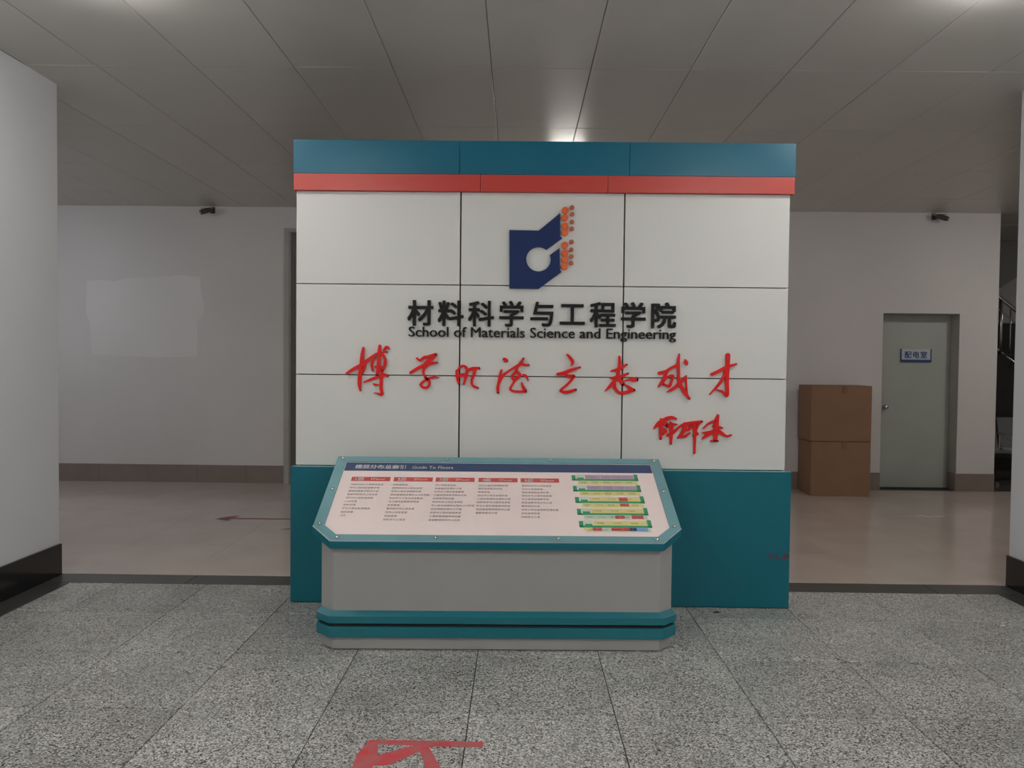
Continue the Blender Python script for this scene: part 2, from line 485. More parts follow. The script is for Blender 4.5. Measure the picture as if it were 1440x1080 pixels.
# --- floors: granite slabs with recessed joints, dark border, polished beige corridor
floor = link('floor', boxes([(XL, XR, -5.0, YE + 0.02, -0.12, -0.006)]), 'grout', **S)
TS, GAP = 0.617, 0.0042
y_top = 4.965
rows = [(4.405, y_top)] + [(4.405 - TS * (k + 1), 4.405 - TS * k) for k in range(9)]
cols = [0.425 + TS * k for k in range(-7, 6)]
x_in0, x_in1 = -2.96, 3.17
slab_cache = {}
def slab(x0, x1, y0, y1, m, name, parent, top=0.0, gap=GAP, th=0.012, tilt=0.0, bev=0.0012):
    w_, d_ = round(x1 - x0 - gap, 4), round(y1 - y0 - gap, 4)
    key = (w_, d_, m, th)
    if key not in slab_cache:
        slab_cache[key] = box(-w_ / 2, w_ / 2, -d_ / 2, d_ / 2, -th, 0, bev)
    o = link(name, slab_cache[key], m, parent, ((x0 + x1) / 2, (y0 + y1) / 2, top))
    if tilt:
        o.rotation_euler = (random.uniform(-tilt, tilt), random.uniform(-tilt, tilt), 0)
    return o
for (y0, y1) in rows:
    for x0 in cols:
        a, b = max(x0, x_in0), min(x0 + TS, x_in1)
        if b - a > 0.03:
            slab(a, b, y0, y1, 'granite', 'granite_slab', floor)
yb_ = rows[-1][0]
link('granite_floor_area', box(XL, XR, -5.0, yb_ - 0.002, -0.006, 0), 'granite', floor)
# dark border along the walls and across the threshold
for k in range(6):
    y1 = YE - 0.02 - 0.0 if k == 0 else y_top - 1.2 * (k - 1) - 0.0
for side, (a, b) in (('l', (XL + 0.02, x_in0)), ('r', (x_in1, XR - 0.02))):
    y = y_top
    while y > -1.0:
        slab(a, b, y - 1.2, y, 'border', 'border_slab', floor)
        y -= 1.2
x = XL + 0.02
xs = [XL + 0.02, -2.2, -1.2, -0.2, 0.8, 1.8, 2.78, XR - 0.02]
for a, b in zip(xs, xs[1:]):
    slab(a, b, y_top, 5.175, 'border', 'border_slab', floor)

corridor = link('floor', boxes([(-12, 10.5, YE + 0.0201, YB + 0.3, -0.12, -0.006)]), 'grout', **S)
CT = 0.8
y = 5.18
while y < YB - 0.05:
    y1 = min(y + CT, YB - 0.002)
    for k in range(-8, 9):
        slab(k * CT + 0.1, (k + 1) * CT + 0.1, y, y1, 'beige_tile', 'polished_tile', corridor, gap=0.0014, bev=0.0005)
    y += CT
link('tiled_area', boxes([(-12, -6.301, 5.18, YB, -0.006, 0), (7.301, 10.5, 5.18, YB, -0.006, 0)]), 'beige_tile', corridor)
link('floor', box(5.76, 10.5, YB + 0.001, 13.2, -0.1, 0), 'dark_floor', **S)

# --- walls
wl = link('wall_left', boxes([(-12, XL, -5.0, YE, 0, H)]), 'hall_wall', **S)
wr = link('wall_right', boxes([(XR, 10.5, -5.0, YE, 0, H)]), 'hall_wall', **S)
link('wall_front', boxes([(XL, XR, -5.2, -5.0, 0, H)]), 'hall_wall', **S)
DX0, DX1, DZ = 4.385, 5.305, 2.142
EX0, EX1, EZ = -2.783, -1.25, 3.045
wb = link('wall_back', boxes([(-12, EX0, YB, YB + 0.3, 0, H), (EX1, DX0, YB, YB + 0.3, 0, H),
                              (EX0, EX1, YB, YB + 0.3, EZ, H), (DX0, DX1, YB, YB + 0.3, DZ, H),
                              (DX1, 5.76, YB, YB + 0.3, 0, H)]), 'back_wall', **S)
link('wall_left.001', box(-12.2, -12, YE, YB + 0.3, 0, H), 'back_wall', **S)
link('wall_right.001', box(10.5, 10.7, YE, 13.2, 0, H), 'back_wall', **S)
link('wall_stairwell', boxes([(5.5, 5.76, YB + 0.3, 13.2, 0, H), (5.5, 10.5, 12.9, 13.2, 2.26, H)]), 'stair_back', **S)

# repainted rectangle on the back wall, slightly proud ragged coat of paint
pts = [(-5.25, 2.43), (-5.05, 2.45), (-4.9, 2.43), (-4.78, 2.47), (-4.4, 2.485), (-4.1, 2.52), (-3.87, 2.49),
       (-3.85, 2.3), (-3.81, 2.12), (-3.83, 2.02), (-3.9, 1.97), (-3.905, 1.53), (-4.4, 1.515), (-4.8, 1.53), (-5.19, 1.54),
       (-5.20, 1.83), (-5.215, 1.95), (-5.26, 2.05), (-5.245, 2.25)]
link('repainted_patch', prism_xz(pts, YB - 0.0015, YB), 'repaint', wb,
     label='paler repainted rectangle with ragged edges')

# --- baseboards
for nm, x0, x1 in (('baseboard_left', XL, XL + 0.02), ('baseboard_right', XR - 0.02, XR)):
    o = link(nm, box(x0, x1, -5.0, YE + 0.0, 0, 0.212, 0.0015), 'black_base', **S)
bb = link('baseboard_back', box(-12, -6.3, YB - 0.012, YB, 0, 0.213), 'beige_base', **S)
x = -6.3
def base_tile(x0, x1):
    link('base_tile', box(x0 + 0.0012, x1 - 0.0012, YB - 0.012, YB, 0, 0.213, 0.001), 'beige_base', bb)
while x < EX0 - 0.07:
    base_tile(x, min(x + 0.6, EX0 - 0.062)); x += 0.6
x = EX1 + 0.07
while x < DX0:
    base_tile(x, min(x + 0.6, DX0)); x += 0.6
base_tile(DX1, 5.76)
link('base_tile', box(DX1 - 0.012, DX1, YB, YB + 0.17, 0, 0.213), 'beige_base', bb)

# --- ceiling: metal panels 0.627 x 1.2 with shadow gaps
ceil = link('ceiling', boxes([(-12, 10.5, -5.0, 13.2, H + 0.02, H + 0.15)]), 'ceiling_gap', **S)
PW, PD = 0.627, 1.2
pan = {}
def panel(x0, x1, y0, y1):
    key = (round(x1 - x0, 3), round(y1 - y0, 3))
    if key not in pan:
        w_, d_ = key[0] - 0.003, key[1] - 0.003
        pan[key] = box(-w_ / 2, w_ / 2, -d_ / 2, d_ / 2, 0, 0.0195, 0.003)
    o = link('ceiling_panel', pan[key], 'ceiling', ceil, ((x0 + x1) / 2, (y0 + y1) / 2, H))
    o.rotation_euler = (random.uniform(-0.0012, 0.0012), random.uniform(-0.0022, 0.0022), 0)
ycuts = [3.63 - PD * 3, 3.63 - PD * 2, 3.63 - PD, 3.63, 4.83, 6.03, 7.23, 8.43, YB]
for y0, y1 in zip(ycuts, ycuts[1:]):
    for k in range(-11, 11):
        x0 = 0.438 + PW * k; x1 = x0 + PW
        if y1 < YE:
            x0, x1 = max(x0, XL), min(x1, XR)
        if x1 - x0 > 0.03:
            panel(x0, x1, y0, y1)
link('ceiling_area', boxes([(-12, 0.438 - 11 * PW - 0.003, 4.83, YB, H, H + 0.02), (0.438 + 11 * PW + 0.003, 10.5, 4.83, YB, H, H + 0.02),
                            (XL, XR, -5, 0.027, H, H + 0.02)]), 'ceiling', ceil)
k = 0
for y0 in (9.17, 9.9, 10.6, 11.3, 12.0, 12.7):
    for x0 in (5.76, 6.387, 7.014, 7.641):
        panel(x0, x0 + PW, y0, min(y0 + 0.7, 13.2))

# --- door to the switch room
d1 = link('door_1', box(DX0 + 0.004, DX1 - 0.006, YB + 0.18, YB + 0.22, 0.012, DZ - 0.004, 0.002), 'door', **S)
link('jamb', boxes([(DX1 - 0.004, DX1, YB, YB + 0.3, 0.213, DZ), (DX0, DX0 + 0.004, YB, YB + 0.3, 0, DZ)]), 'frame', d1)
link('head_frame', box(DX0 + 0.004, DX1 - 0.004, YB, YB + 0.3, DZ - 0.004, DZ), 'frame', d1)
bm = lathe([(0.026, 0), (0.026, 0.006), (0.011, 0.012), (0.011, 0.035), (0.026, 0.042), (0.028, 0.055), (0.018, 0.066)], 20)
link('door_knob', tome(bm, smooth=True), 'steel', d1, (4.51, YB + 0.18, 1.0), (R(90), 0, 0))
link('threshold', box(DX0 + 0.004, DX1 - 0.004, YB + 0.14, YB + 0.3, 0, 0.010), 'scrap_dark', d1)
sp = link('sign_plate', box(4.70, 5.055, YB + 0.170, YB + 0.18, 1.585, 1.715, 0.001), 'plate', d1, label='pale plate lettered in blue characters')
link('plate_rim', boxes([(4.690, 4.700, YB + 0.164, YB + 0.18, 1.555, 1.715), (5.055, 5.065, YB + 0.164, YB + 0.18, 1.555, 1.715),
                         (4.70, 5.055, YB + 0.164, YB + 0.18, 1.555, 1.585)]), 'plate_blue', sp)
for ch, cx in zip('配电室', (4.735, 4.831, 4.927)):
    me = text_mesh(ch, 0.088, 0.0008, 0.022)
    link('character', me, 'plate_blue', sp, (cx, YB + 0.1695, 1.612), (R(90), 0, 0))

# --- tall double door, mostly behind the display wall
d2 = link('door_2', boxes([(EX0, EX0 + 0.765, YB + 0.06, YB + 0.1, 0.01, EZ - 0.002), (EX0 + 0.768, EX1, YB + 0.06, YB + 0.1, 0.01, EZ - 0.002)], 0.002), 'dark_leaf', **S)
link('door_frame', boxes([(EX0 - 0.06, EX0, YB - 0.015, YB, 0, EZ + 0.045), (EX1, EX1 + 0.06, YB - 0.015, YB, 0, EZ + 0.045),
                          (EX0, EX1, YB - 0.015, YB, EZ, EZ + 0.045)]), 'frame', d2)
link('door_panel', boxes([(EX0 + 0.05, EX0 + 0.70, YB + 0.052, YB + 0.06, 0.2, 2.9), (EX0 + 0.83, EX1 - 0.05, YB + 0.052, YB + 0.06, 0.2, 2.9)], 0.003), 'dark_leaf', d2)

# --- stairwell glimpsed past the end of the back wall
st = empty('staircase', (6.9, 11.6, 0), 0, 'dark stone staircase with steel railing beyond the corridor corner', 'staircase')
o_ = Vector((6.9, 11.6, 0))
def part(name, me, m, parent, off, **k):
    return link(name, me, m, parent, -off, **k)
n = 14
for i in range(n):
    x1 = 9.15 - 0.225 * i
    zt = 0.17 * (i + 1)
    part('step', box(x1 - 0.245, x1, 11.02, 12.3, zt - 0.03, zt, 0.003), 'stair', st, o_)
prof = [(9.15, 0)]
for i in range(n):
    x1 = 9.15 - 0.225 * i
    prof += [(x1, 0.17 * i + 0.14), (x1 - 0.225, 0.17 * i + 0.14)]
prof += [(9.15 - 0.225 * n, 0)]
part('flight_body', prism_xz(prof, 11.04, 12.28), 'stair', st, o_)
sl = -0.756
bm = bmesh.new()
tube(bm, (5.9, 11.05, 2.557 + sl * (5.9 - 6.9)), (9.1, 11.05, 2.557 + sl * (9.1 - 6.9)), 0.026, 14)
part('handrail', tome(bm, smooth=True), 'steel', st, o_, label='bright steel handrail')
bm = bmesh.new()
tube(bm, (5.9, 11.05, 1.80 + sl * (5.9 - 6.9)), (9.1, 11.05, 1.80 + sl * (9.1 - 6.9)), 0.016, 10)
part('lower_rail', tome(bm, smooth=True), 'steel', st, o_)
bm = bmesh.new()
tube(bm, (5.9, 11.05, 2.38 + sl * (5.9 - 6.9)), (9.1, 11.05, 2.38 + sl * (9.1 - 6.9)), 0.011, 10)
part('middle_rail', tome(bm, smooth=True), 'steel', st, o_)
x = 6.28
k = 0
while x < 9.1:
    big = abs(((x - 6.98) / 0.84) - round((x - 6.98) / 0.84)) < 0.05
    r_ = 0.026 if big else 0.011
    bm = bmesh.new()
    stepi = min(n, max(1, math.floor((9.15 - x) / 0.225) + 1))
    tube(bm, (x, 11.05, 0.17 * stepi if big else 1.80 + sl * (x - 6.9)), (x, 11.05, 2.557 + sl * (x - 6.9) - 0.01), r_, 10)
    part('newel_post' if big else 'baluster', tome(bm, smooth=True), 'steel', st, o_)
    x += 0.14
link('wall_stair_soffit', prism_xz([(5.76, 2.62), (6.93, 2.62), (8.0, 3.34), (5.76, 3.34)], 11.1, 12.4), 'stair_wall', **S)
link('window_1', box(5.76, 10.5, 12.95, 12.98, 0, 2.26), 'glass_dark', **S)

# --- ceiling lamps, the last three added as unseen fill
def lamp(x, y, m, label, group=None):
    t = empty('ceiling_lamp', (x, y, H), 0, label, 'ceiling lamp', group)
    bm = lathe([(0.165, 0), (0.165, -0.022), (0.155, -0.026)], 40)
    link('lamp_rim', tome(bm), 'lamp_rim', t)
    bm = lathe([(0.155, -0.0262), (0.168, -0.040), (0.166, -0.055), (0.150, -0.072), (0.115, -0.085), (0.07, -0.092), (0.01, -0.095)], 40)
    link('diffuser', tome(bm, smooth=True), m, t)
    return t
lamp(-2.04, 3.60, 'lamp', 'round opal ceiling lamp glowing above the left pillar')
lamp(2.28, 3.58, 'lamp', 'round opal ceiling lamp glowing above the right side of the hall')
for y, far in ((0.3, 'level with the viewer'), (-2.7, 'in the rear of the hall')):
    lamp(-2.04, y, 'lamp_rear', f'round opal ceiling lamp on the left {far}')
    lamp(2.28, y, 'lamp_rear', f'round opal ceiling lamp on the right {far}')
lamp(0.43, 7.05, 'lamp_back', 'round opal ceiling lamp hidden behind the top of the display wall')
lamp(-5.7, 7.0, 'fill_side', 'round opal fill lamp added out of view in the left corridor')
lamp(5.9, 7.0, 'fill_side_right', 'round opal fill lamp added out of view in the right corridor')
lamp(9.2, 10.2, 'fill_stair', 'round opal fill lamp added out of view to lighten the stairwell')

# ================================================================ the display wall
W0 = Vector((0.15, 4.80, 0))
dw = empty('display_wall', W0, 0, 'large white panelled display wall with teal and red header and teal base', 'display wall')
def dpart(name, me, m, parent=None, **k):
    if parent is None:
        return link(name, me, m, dw, -W0, **k)
    return link(name, me, m, parent, (0, 0, 0), **k)
link('core', box(-1.366, 1.641, 4.735, 4.92, 0.05, 2.80), 'core', dw, -W0)
link('side_board', boxes([(-1.373, -1.3662, 4.690, 4.93, 0.0, 2.80), (1.6412, 1.648, 4.690, 4.93, 0.0, 2.80)]), 'side', dw, -W0)
link('back_board', box(-1.366, 1.641, 4.92, 4.93, 0, 2.80), 'side', dw, -W0)
px = [-1.373, -0.363, 0.641, 1.648]
pz = [0.8395, 1.4035, 1.962, 2.529]
for i in range(3):
    for j in range(3):
        link('panel', box(px[i] + (0.0 if i == 0 else 0.0045), px[i + 1] - (0.0 if i == 2 else 0.0045), 4.668, 4.7345,
                          pz[j] + 0.003, pz[j + 1] - (0.0028 if j < 2 else 0), 0.0012), 'panel', dw, -W0)
for a, b in ((-1.386, -0.372), (-0.370, 0.663), (0.665, 1.671)):
    link('header_board', box(a, b, 4.642, 4.690, 2.632, 2.835, 0.0015), 'teal_header', dw, -W0, label='teal header board')
for a, b in ((-1.383, -0.244), (-0.242, 0.532), (0.534, 1.666)):
    link('header_strip', box(a, b, 4.640, 4.690, 2.529, 2.631, 0.0015), 'red', dw, -W0, label='red header strip')
base = link('base_cabinet', box(-1.389, 1.670, 4.612, 4.6675, 0.004, 0.839, 0.002), 'teal', dw, -W0, label='teal base')
link('base_edge', box(-1.387, 1.668, 4.614, 4.667, 0.839, 0.8393), 'kiosk_frame', dw, -W0)
# pen scribble on the base, right edge
scr = bmesh.new()
random.seed(3)
for (cx, cz, w_, h_) in ((1.548, 0.325, 0.03, 0.02), (1.588, 0.316, 0.022, 0.022), (1.635, 0.320, 0.03, 0.03), (1.655, 0.326, 0.016, 0.022)):
    for q in range(7):
        a = random.uniform(0, 3.1)
        l = random.uniform(0.3, 0.6)
        x0, z0 = cx + random.uniform(-.4, .4) * w_, cz + random.uniform(-.4, .4) * h_
        dx, dz = math.cos(a) * w_ * l, math.sin(a) * h_ * l
        nx, nz = -math.sin(a) * 0.0022, math.cos(a) * 0.0022
        prism_xz([(x0 - dx - nx, z0 - dz - nz), (min(x0 + dx - nx, 1.669), z0 + dz - nz), (min(x0 + dx + nx, 1.669), z0 + dz + nz), (x0 - dx + nx, z0 - dz + nz)],
                 4.6113 - 0.00002 * q, 4.6119, scr)
link('scribble', tome(scr), 'pen_red', base, label='dark red pen scribble')

# --- emblem
YF, YP = 4.651, 4.6681
def mm(p): return (p[0] / 1000, p[1] / 1000)
E_ = [mm(p) for p in EMBLEM]
cx, cz = mm(CEN[0])
rad = 0.0747
a0 = math.atan2(E_[5][1] - cz, E_[5][0] - cx)
a1 = math.atan2(E_[6][1] - cz, E_[6][0] - cx) + 2 * math.pi
arc = [(cx + rad * math.cos(a0 + (a1 - a0) * t / 36), cz + rad * math.sin(a0 + (a1 - a0) * t / 36)) for t in range(37)]
outline = E_[:5] + arc + E_[7:]
em = link('emblem', prism_xz(outline, YF, YP), 'navy', dw, -W0, label='navy emblem with a round hole and slot')
for k, (lst, r_, m) in enumerate(((BIG, 0.0212, 'orange'), (SMALL, 0.0133, 'brown_dot'))):
    bm = lathe([(r_, 0), (r_, 0.0165), (r_ - 0.001, 0.0175)], 24)
    me = tome(bm)
    for p in lst:
        x, z = mm(p)
        link('emblem_disc', me, m, em, (x, YP, z), (R(90), 0, 0))

# --- black raised characters and letters
name_cn = '材料科学与工程学院'
zb_ = 1.718
for i, ch in enumerate(name_cn):
    me = text_mesh(ch, 0.1635, 0.008, 0.019)
    x0, x1, y0, y1 = bounds(me)
    x = -0.683 + 0.1867 * i + 0.0773
    link('character', me, 'black_letter', dw, Vector((x - (x0 + x1) / 2, 4.660, 1.7880 - (y0 + y1) / 2)) - W0, (R(90), 0, 0))
line = 'School of Materials Science and Engineering'
size = 0.089
def spread(text, size):
    full = text_mesh(text, size, 0, 0, 2)
    x0, x1, _, _ = bounds(full)
    out = []
    for i, ch in enumerate(text):
        if ch == ' ': continue
        a = text_mesh(ch, size, 0, 0, 2)
        b = text_mesh(text[:i + 1], size, 0, 0, 2)
        out.append((ch, bounds(b)[1] - bounds(a)[1]))
        bpy.data.meshes.remove(a); bpy.data.meshes.remove(b)
    return out, x0, x1
pos, fx0, fx1 = spread(line, size)
sx = (0.964 + 0.676) / (fx1 - fx0)
cache = {}
for ch, adv in pos:
    if ch not in cache:
        me = text_mesh(ch, size, 0.007, 0.011)
        for v in me.vertices: v.co.x *= sx
        cache[ch] = me
    link('letter', cache[ch], 'black_letter', dw, Vector((-0.676 + (adv - fx0) * sx, 4.661, 1.643)) - W0, (R(90), 0, 0))

# --- red brush-written characters, each built from its strokes
def catmull(P, n=6):
    Q = [P[0]] + list(P) + [P[-1]]
    out = []
    for i in range(1, len(Q) - 2):
        for k in range(n):
            t = k / n
            out.append(tuple(0.5 * (2 * Q[i][c] + (Q[i + 1][c] - Q[i - 1][c]) * t + (2 * Q[i - 1][c] - 5 * Q[i][c] + 4 * Q[i + 1][c] - Q[i + 2][c]) * t * t
                             + (3 * Q[i][c] - 3 * Q[i + 1][c] + Q[i + 2][c] - Q[i - 1][c]) * t ** 3) for c in range(3)))
    out.append(tuple(P[-1]))
    return out
def brush(bm, P, y0, y1):
    C = catmull(P)
    L, Rr = [], []
    for i, (x, z, w_) in enumerate(C):
        a = C[max(i - 1, 0)]; b = C[min(i + 1, len(C) - 1)]
        d = Vector((b[0] - a[0], b[1] - a[1]))
        d = d.normalized() if d.length > 1e-9 else Vector((1, 0))
        h = max(w_, 3) / 2
        L.append(((x - d.y * h) / 1000, (z + d.x * h) / 1000))
        Rr.append(((x + d.y * h) / 1000, (z - d.x * h) / 1000))
    vf = [(bm.verts.new((l[0], y0, l[1])), bm.verts.new((r[0], y0, r[1])), bm.verts.new((l[0], y1, l[1])), bm.verts.new((r[0], y1, r[1]))) for l, r in zip(L, Rr)]
    for a, b in zip(vf, vf[1:]):
        bm.faces.new((a[0], b[0], b[1], a[1]))
        bm.faces.new((a[0], a[2], b[2], b[0]))
        bm.faces.new((a[1], b[1], b[3], a[3]))
    for a in (vf[0], vf[-1]):
        bm.faces.new((a[0], a[1], a[3], a[2]))
    for i in list(range(0, len(C), 3)) + [len(C) - 1]:
        x, z, w_ = C[i]
        h = max(w_, 3) / 2000 * 0.985
        prism_xz([(x / 1000 + h * math.cos(t * math.pi / 6), z / 1000 + h * math.sin(t * math.pi / 6)) for t in range(12)], y0 + 0.0003, y1, bm)
for key, strokes in STROKES.items():
    bm = bmesh.new()
    for k, P in enumerate(strokes):
        brush(bm, P, YF + 0.0007 * k, YP)
    me = tome(bm)
    link('signature_character' if key.startswith('sign') else 'brush_character', me, 'red_letter', dw, -W0)

# ================================================================ the floor guide kiosk
K0 = Vector((-0.105, 4.2, 0))
ki = empty('guide_kiosk', K0, R(1.1), 'grey floor guide kiosk with sloping teal-framed board and two teal bands', 'kiosk')
YFt, ZFt, YBk, ZBk = -0.36, 0.572, 0.354, 0.916
SLOPE = (ZBk - ZFt) / (YBk - YFt)
LN = math.hypot(YBk - YFt, ZBk - ZFt)
cs, sn = (YBk - YFt) / LN, (ZBk - ZFt) / LN
def oct_(hw, yf, yb, ch, cy=None):
    cy = ch if cy is None else cy
    return [(-hw, yb), (-hw, yf + cy), (-hw + ch, yf), (hw - ch, yf), (hw, yf + cy), (hw, yb)]
bodyp = oct_(0.917, -0.322, 0.33, 0.074, 0.066)
def ring_face(hw, yf, yb, ch, cy, z0, z1, m, name, bev=0.002, **k):
    bm = bmesh.new()
    prism_xy(oct_(hw, yf, yb, ch, cy), z0, z1, bm)
    if bev:
        bmesh.ops.bevel(bm, geom=list(bm.edges), offset=bev, segments=1, affect='EDGES')
    return link(name, tome(bm), m, ki, **k)
bm = bmesh.new()
prism_xy(oct_(0.917, -0.322, 0.33, 0.074, 0.066), 0.004, 0.6, bm, zf=lambda x, y: ZFt + (y - YFt) * SLOPE - 0.040)
link('body', tome(bm), 'kiosk', ki)
link('foot_line', prism_xy(oct_(0.914, -0.319, 0.327, 0.074, 0.066), 0, 0.004), 'core', ki)
ring_face(0.940, -0.347, 0.331, 0.078, 0.070, 0.142, 0.181, 'kiosk_band', 'trim_band', label='upper teal band')
ring_face(0.940, -0.347, 0.331, 0.078, 0.070, 0.070, 0.124, 'kiosk_band', 'trim_band', label='lower teal band')
ring_face(0.925, -0.331, 0.3302, 0.075, 0.067, 0.124, 0.133, 'core', 'groove_strip', 0)
# pale chamfer on top of the upper band
bm = bmesh.new()
a = oct_(0.938, -0.345, 0.3305, 0.078, 0.070); b = oct_(0.918, -0.3225, 0.3302, 0.0742, 0.0662)
va = [bm.verts.new((x, y, 0.1811)) for x, y in a]; vb = [bm.verts.new((x, y, 0.203)) for x, y in b]
for i in range(5):
    bm.faces.new((va[i], va[i + 1], vb[i + 1], vb[i]))
link('band_chamfer', tome(bm), 'kiosk_band', ki)

def surf(u, v, h=0.0):
    """u across, v up the slope from the front edge, h above the board"""
    return Vector((u, YFt + v * cs - h * sn, ZFt + v * sn + h * cs))
outer = [(-0.966, LN), (-0.966, 0.120), (-0.852, 0), (0.852, 0), (0.966, 0.120), (0.966, LN)]
inner = [(-0.908, 0.736), (-0.908, 0.130), (-0.831, 0.052), (0.831, 0.052), (0.908, 0.130), (0.908, 0.736)]
bm = bmesh.new()
n = 6
ot = [bm.verts.new(surf(u, v)) for u, v in outer]
od = [bm.verts.new(surf(u, v) - Vector((0, 0, 0.038))) for u, v in outer]
it = [bm.verts.new(surf(u, v)) for u, v in inner]
idn = [bm.verts.new(surf(u, v, -0.007)) for u, v in inner]
for i in range(n):
    j = (i + 1) % n
    bm.faces.new((ot[i], ot[j], it[j], it[i]))
    bm.faces.new((it[i], it[j], idn[j], idn[i]))
    bm.faces.new((ot[i], od[i], od[j], ot[j]))
bm.faces.new(od)
bmesh.ops.recalc_face_normals(bm, faces=bm.faces)
bmesh.ops.bevel(bm, geom=[e for e in bm.edges if (e.verts[0] in ot and e.verts[1] in ot)], offset=0.003, segments=2, affect='EDGES')
fr = link('board_frame', tome(bm), 'kiosk_frame', ki)
# front lip in the unlit teal, without the light in the top's colour
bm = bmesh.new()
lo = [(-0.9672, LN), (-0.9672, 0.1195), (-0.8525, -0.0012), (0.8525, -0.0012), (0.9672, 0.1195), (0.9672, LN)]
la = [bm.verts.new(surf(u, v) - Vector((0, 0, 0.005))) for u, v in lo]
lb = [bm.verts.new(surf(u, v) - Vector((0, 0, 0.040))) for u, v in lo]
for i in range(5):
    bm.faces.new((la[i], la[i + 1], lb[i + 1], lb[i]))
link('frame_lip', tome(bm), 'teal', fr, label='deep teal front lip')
# bright metal line along the front edge of the frame
bm = bmesh.new()
for i in range(1, 4):
    (u0_, v0_), (u1_, v1_) = outer[i], outer[i + 1]
    p, q = surf(u0_, v0_ , -0.001), surf(u1_, v1_, -0.001)
    tube(bm, p, q, 0.0026, 6)
link('front_edge_line', tome(bm), 'edge', fr, label='bright metal front edge')
BOLTS = [(-0.932, 0.765), (-0.309, 0.765), (0.309, 0.765), (0.932, 0.765), (-0.932, 0.452), (0.932, 0.452), (-0.932, 0.137),
         (0.932, 0.137), (-0.818, 0.027), (-0.312, 0.027), (0.312, 0.027), (0.820, 0.027)]
bm = lathe([(0.011, -0.0002), (0.011, 0.003), (0.0095, 0.007), (0.005, 0.0095), (0.001, 0.010)], 14)
bolt = tome(bm, smooth=True)
th = math.atan2(sn, cs)
for u, v in BOLTS:
    link('bolt', bolt, 'steel', fr, surf(u, v), (th, 0, 0))

def flat(bm, pts, h0, h1):
    a = [bm.verts.new(surf(u, v, h1)) for u, v in pts]
    b = [bm.verts.new(surf(u, v, h0)) for u, v in pts]
    k = len(pts)
    bm.faces.new(a)
    for i in range(k):
        bm.faces.new((a[i], b[i], b[(i + 1) % k], a[(i + 1) % k]))
def rect(bm, u0_, u1_, v0_, v1_, h0=-0.0064, h1=-0.0060, sk=0.0):
    flat(bm, [(u0_ + sk, v0_), (u1_ + sk, v0_), (u1_, v1_), (u0_, v1_)], h0, h1)
def flatmesh(rects, h=0):
    bm = bmesh.new()
    for r_ in rects: rect(bm, *r_[:4], -0.0064 + h, -0.0060 + h, *(r_[4:] or ()))
    return tome(bm)
bm = bmesh.new()
flat(bm, inner, -0.012, -0.0065)
sh = link('printed_board', tome(bm), 'sheet', ki, label='pinkish white printed floor directory')
link('board_edge', boxes([]) if False else flatmesh([(-0.907, 0.907, 0.7335, 0.7355), (-0.9075, -0.9045, 0.62, 0.735)], 0.0012), 'print_white', sh)
link('title_band', flatmesh([(-0.904, 0.904, 0.646, 0.732)]), 'print_navy', sh, label='navy title band')
def writing(parts, name, m, h=-0.0052, **k):
    """parts: (text, u, v, size, weight, width or None); one joined mesh lying on the board"""
    bm = bmesh.new()
    for body, u, v, size, wgt, wid in parts:
        me = text_mesh(body, size, 0, wgt, 2)
        x0, x1, y0, y1 = bounds(me)
        s = (wid / (x1 - x0)) if wid else 1.0
        for vv in me.vertices:
            vv.co = surf(u + (vv.co.x - x0) * s, v + vv.co.y, h)
        bm.from_mesh(me)
        bpy.data.meshes.remove(me)
    me = bpy.data.meshes.new('writing')
    bm.to_mesh(me); bm.free()
    return link(name, me, m, sh, **k)
writing([('楼层分布总索引', -0.846, 0.672, 0.042, 0.022, 0.298), ('Guide To Floors', -0.508, 0.672, 0.040, 0.006, 0.240)], 'title_lettering', 'print_white', kind='stuff')
heads = [(-0.845, -0.622), (-0.602, -0.378), (-0.361, -0.137), (-0.115, 0.110), (0.128, 0.350)]
for i, (a, b) in enumerate(heads):
    link('heading_bar', flatmesh([(a, b, 0.541, 0.583)]), 'print_red', sh)
writing([(f'{i + 1}层', a + 0.022, 0.549, 0.034, 0.025, 0.050) for i, (a, b) in enumerate(heads)] +
        [(f'{i + 1}Floor', a + 0.115, 0.552, 0.027, 0.006, 0.080) for i, (a, b) in enumerate(heads)], 'heading_lettering', 'print_white', kind='stuff')
TXT = ['材料科学基础实验室二', '材料力学性能测试中心实验室', '教师办公室', '资料室', '综合实验室', '金相实验室', '会议室', '高分子材料工程实验室', '无机非金属材料研究所', '热处理实验室', '电子显微镜室', '材料成型与控制实验中心']
ROWS = [[11, 10, 10, 10, 9, 4, 4, 9, 4, 2], [5, 10, 10, 13, 11, 10, 4, 9, 7, 4, 7], [7, 9, 10, 11, 7, 10, 14, 10, 10, 10, 10],
        [10, 8, 4, 10, 11, 11, 11, 11, 7], [10, 7, 9, 10, 9, 10, 6, 12, 6, 6]]
LONG = '材料科学与工程实验室教学研究中心综合金相热处理办公分析测试显微镜室'
starts = [-0.838, -0.598, -0.358, -0.112, 0.135]
for i, cnts in enumerate(ROWS):
    ls = []
    for j, c in enumerate(cnts):
        k0 = (i * 7 + j * 3) % (len(LONG) - 15)
        t = LONG[k0:k0 + c - 1] + '室' if c > 2 else '门厅'
        ls.append((t, starts[i] - 0.001 * j, 0.497 - 0.0322 * j + 0.002, 0.0185, 0.0, c * 0.0168))
    writing(ls, 'directory_column', 'print_text', kind='stuff')
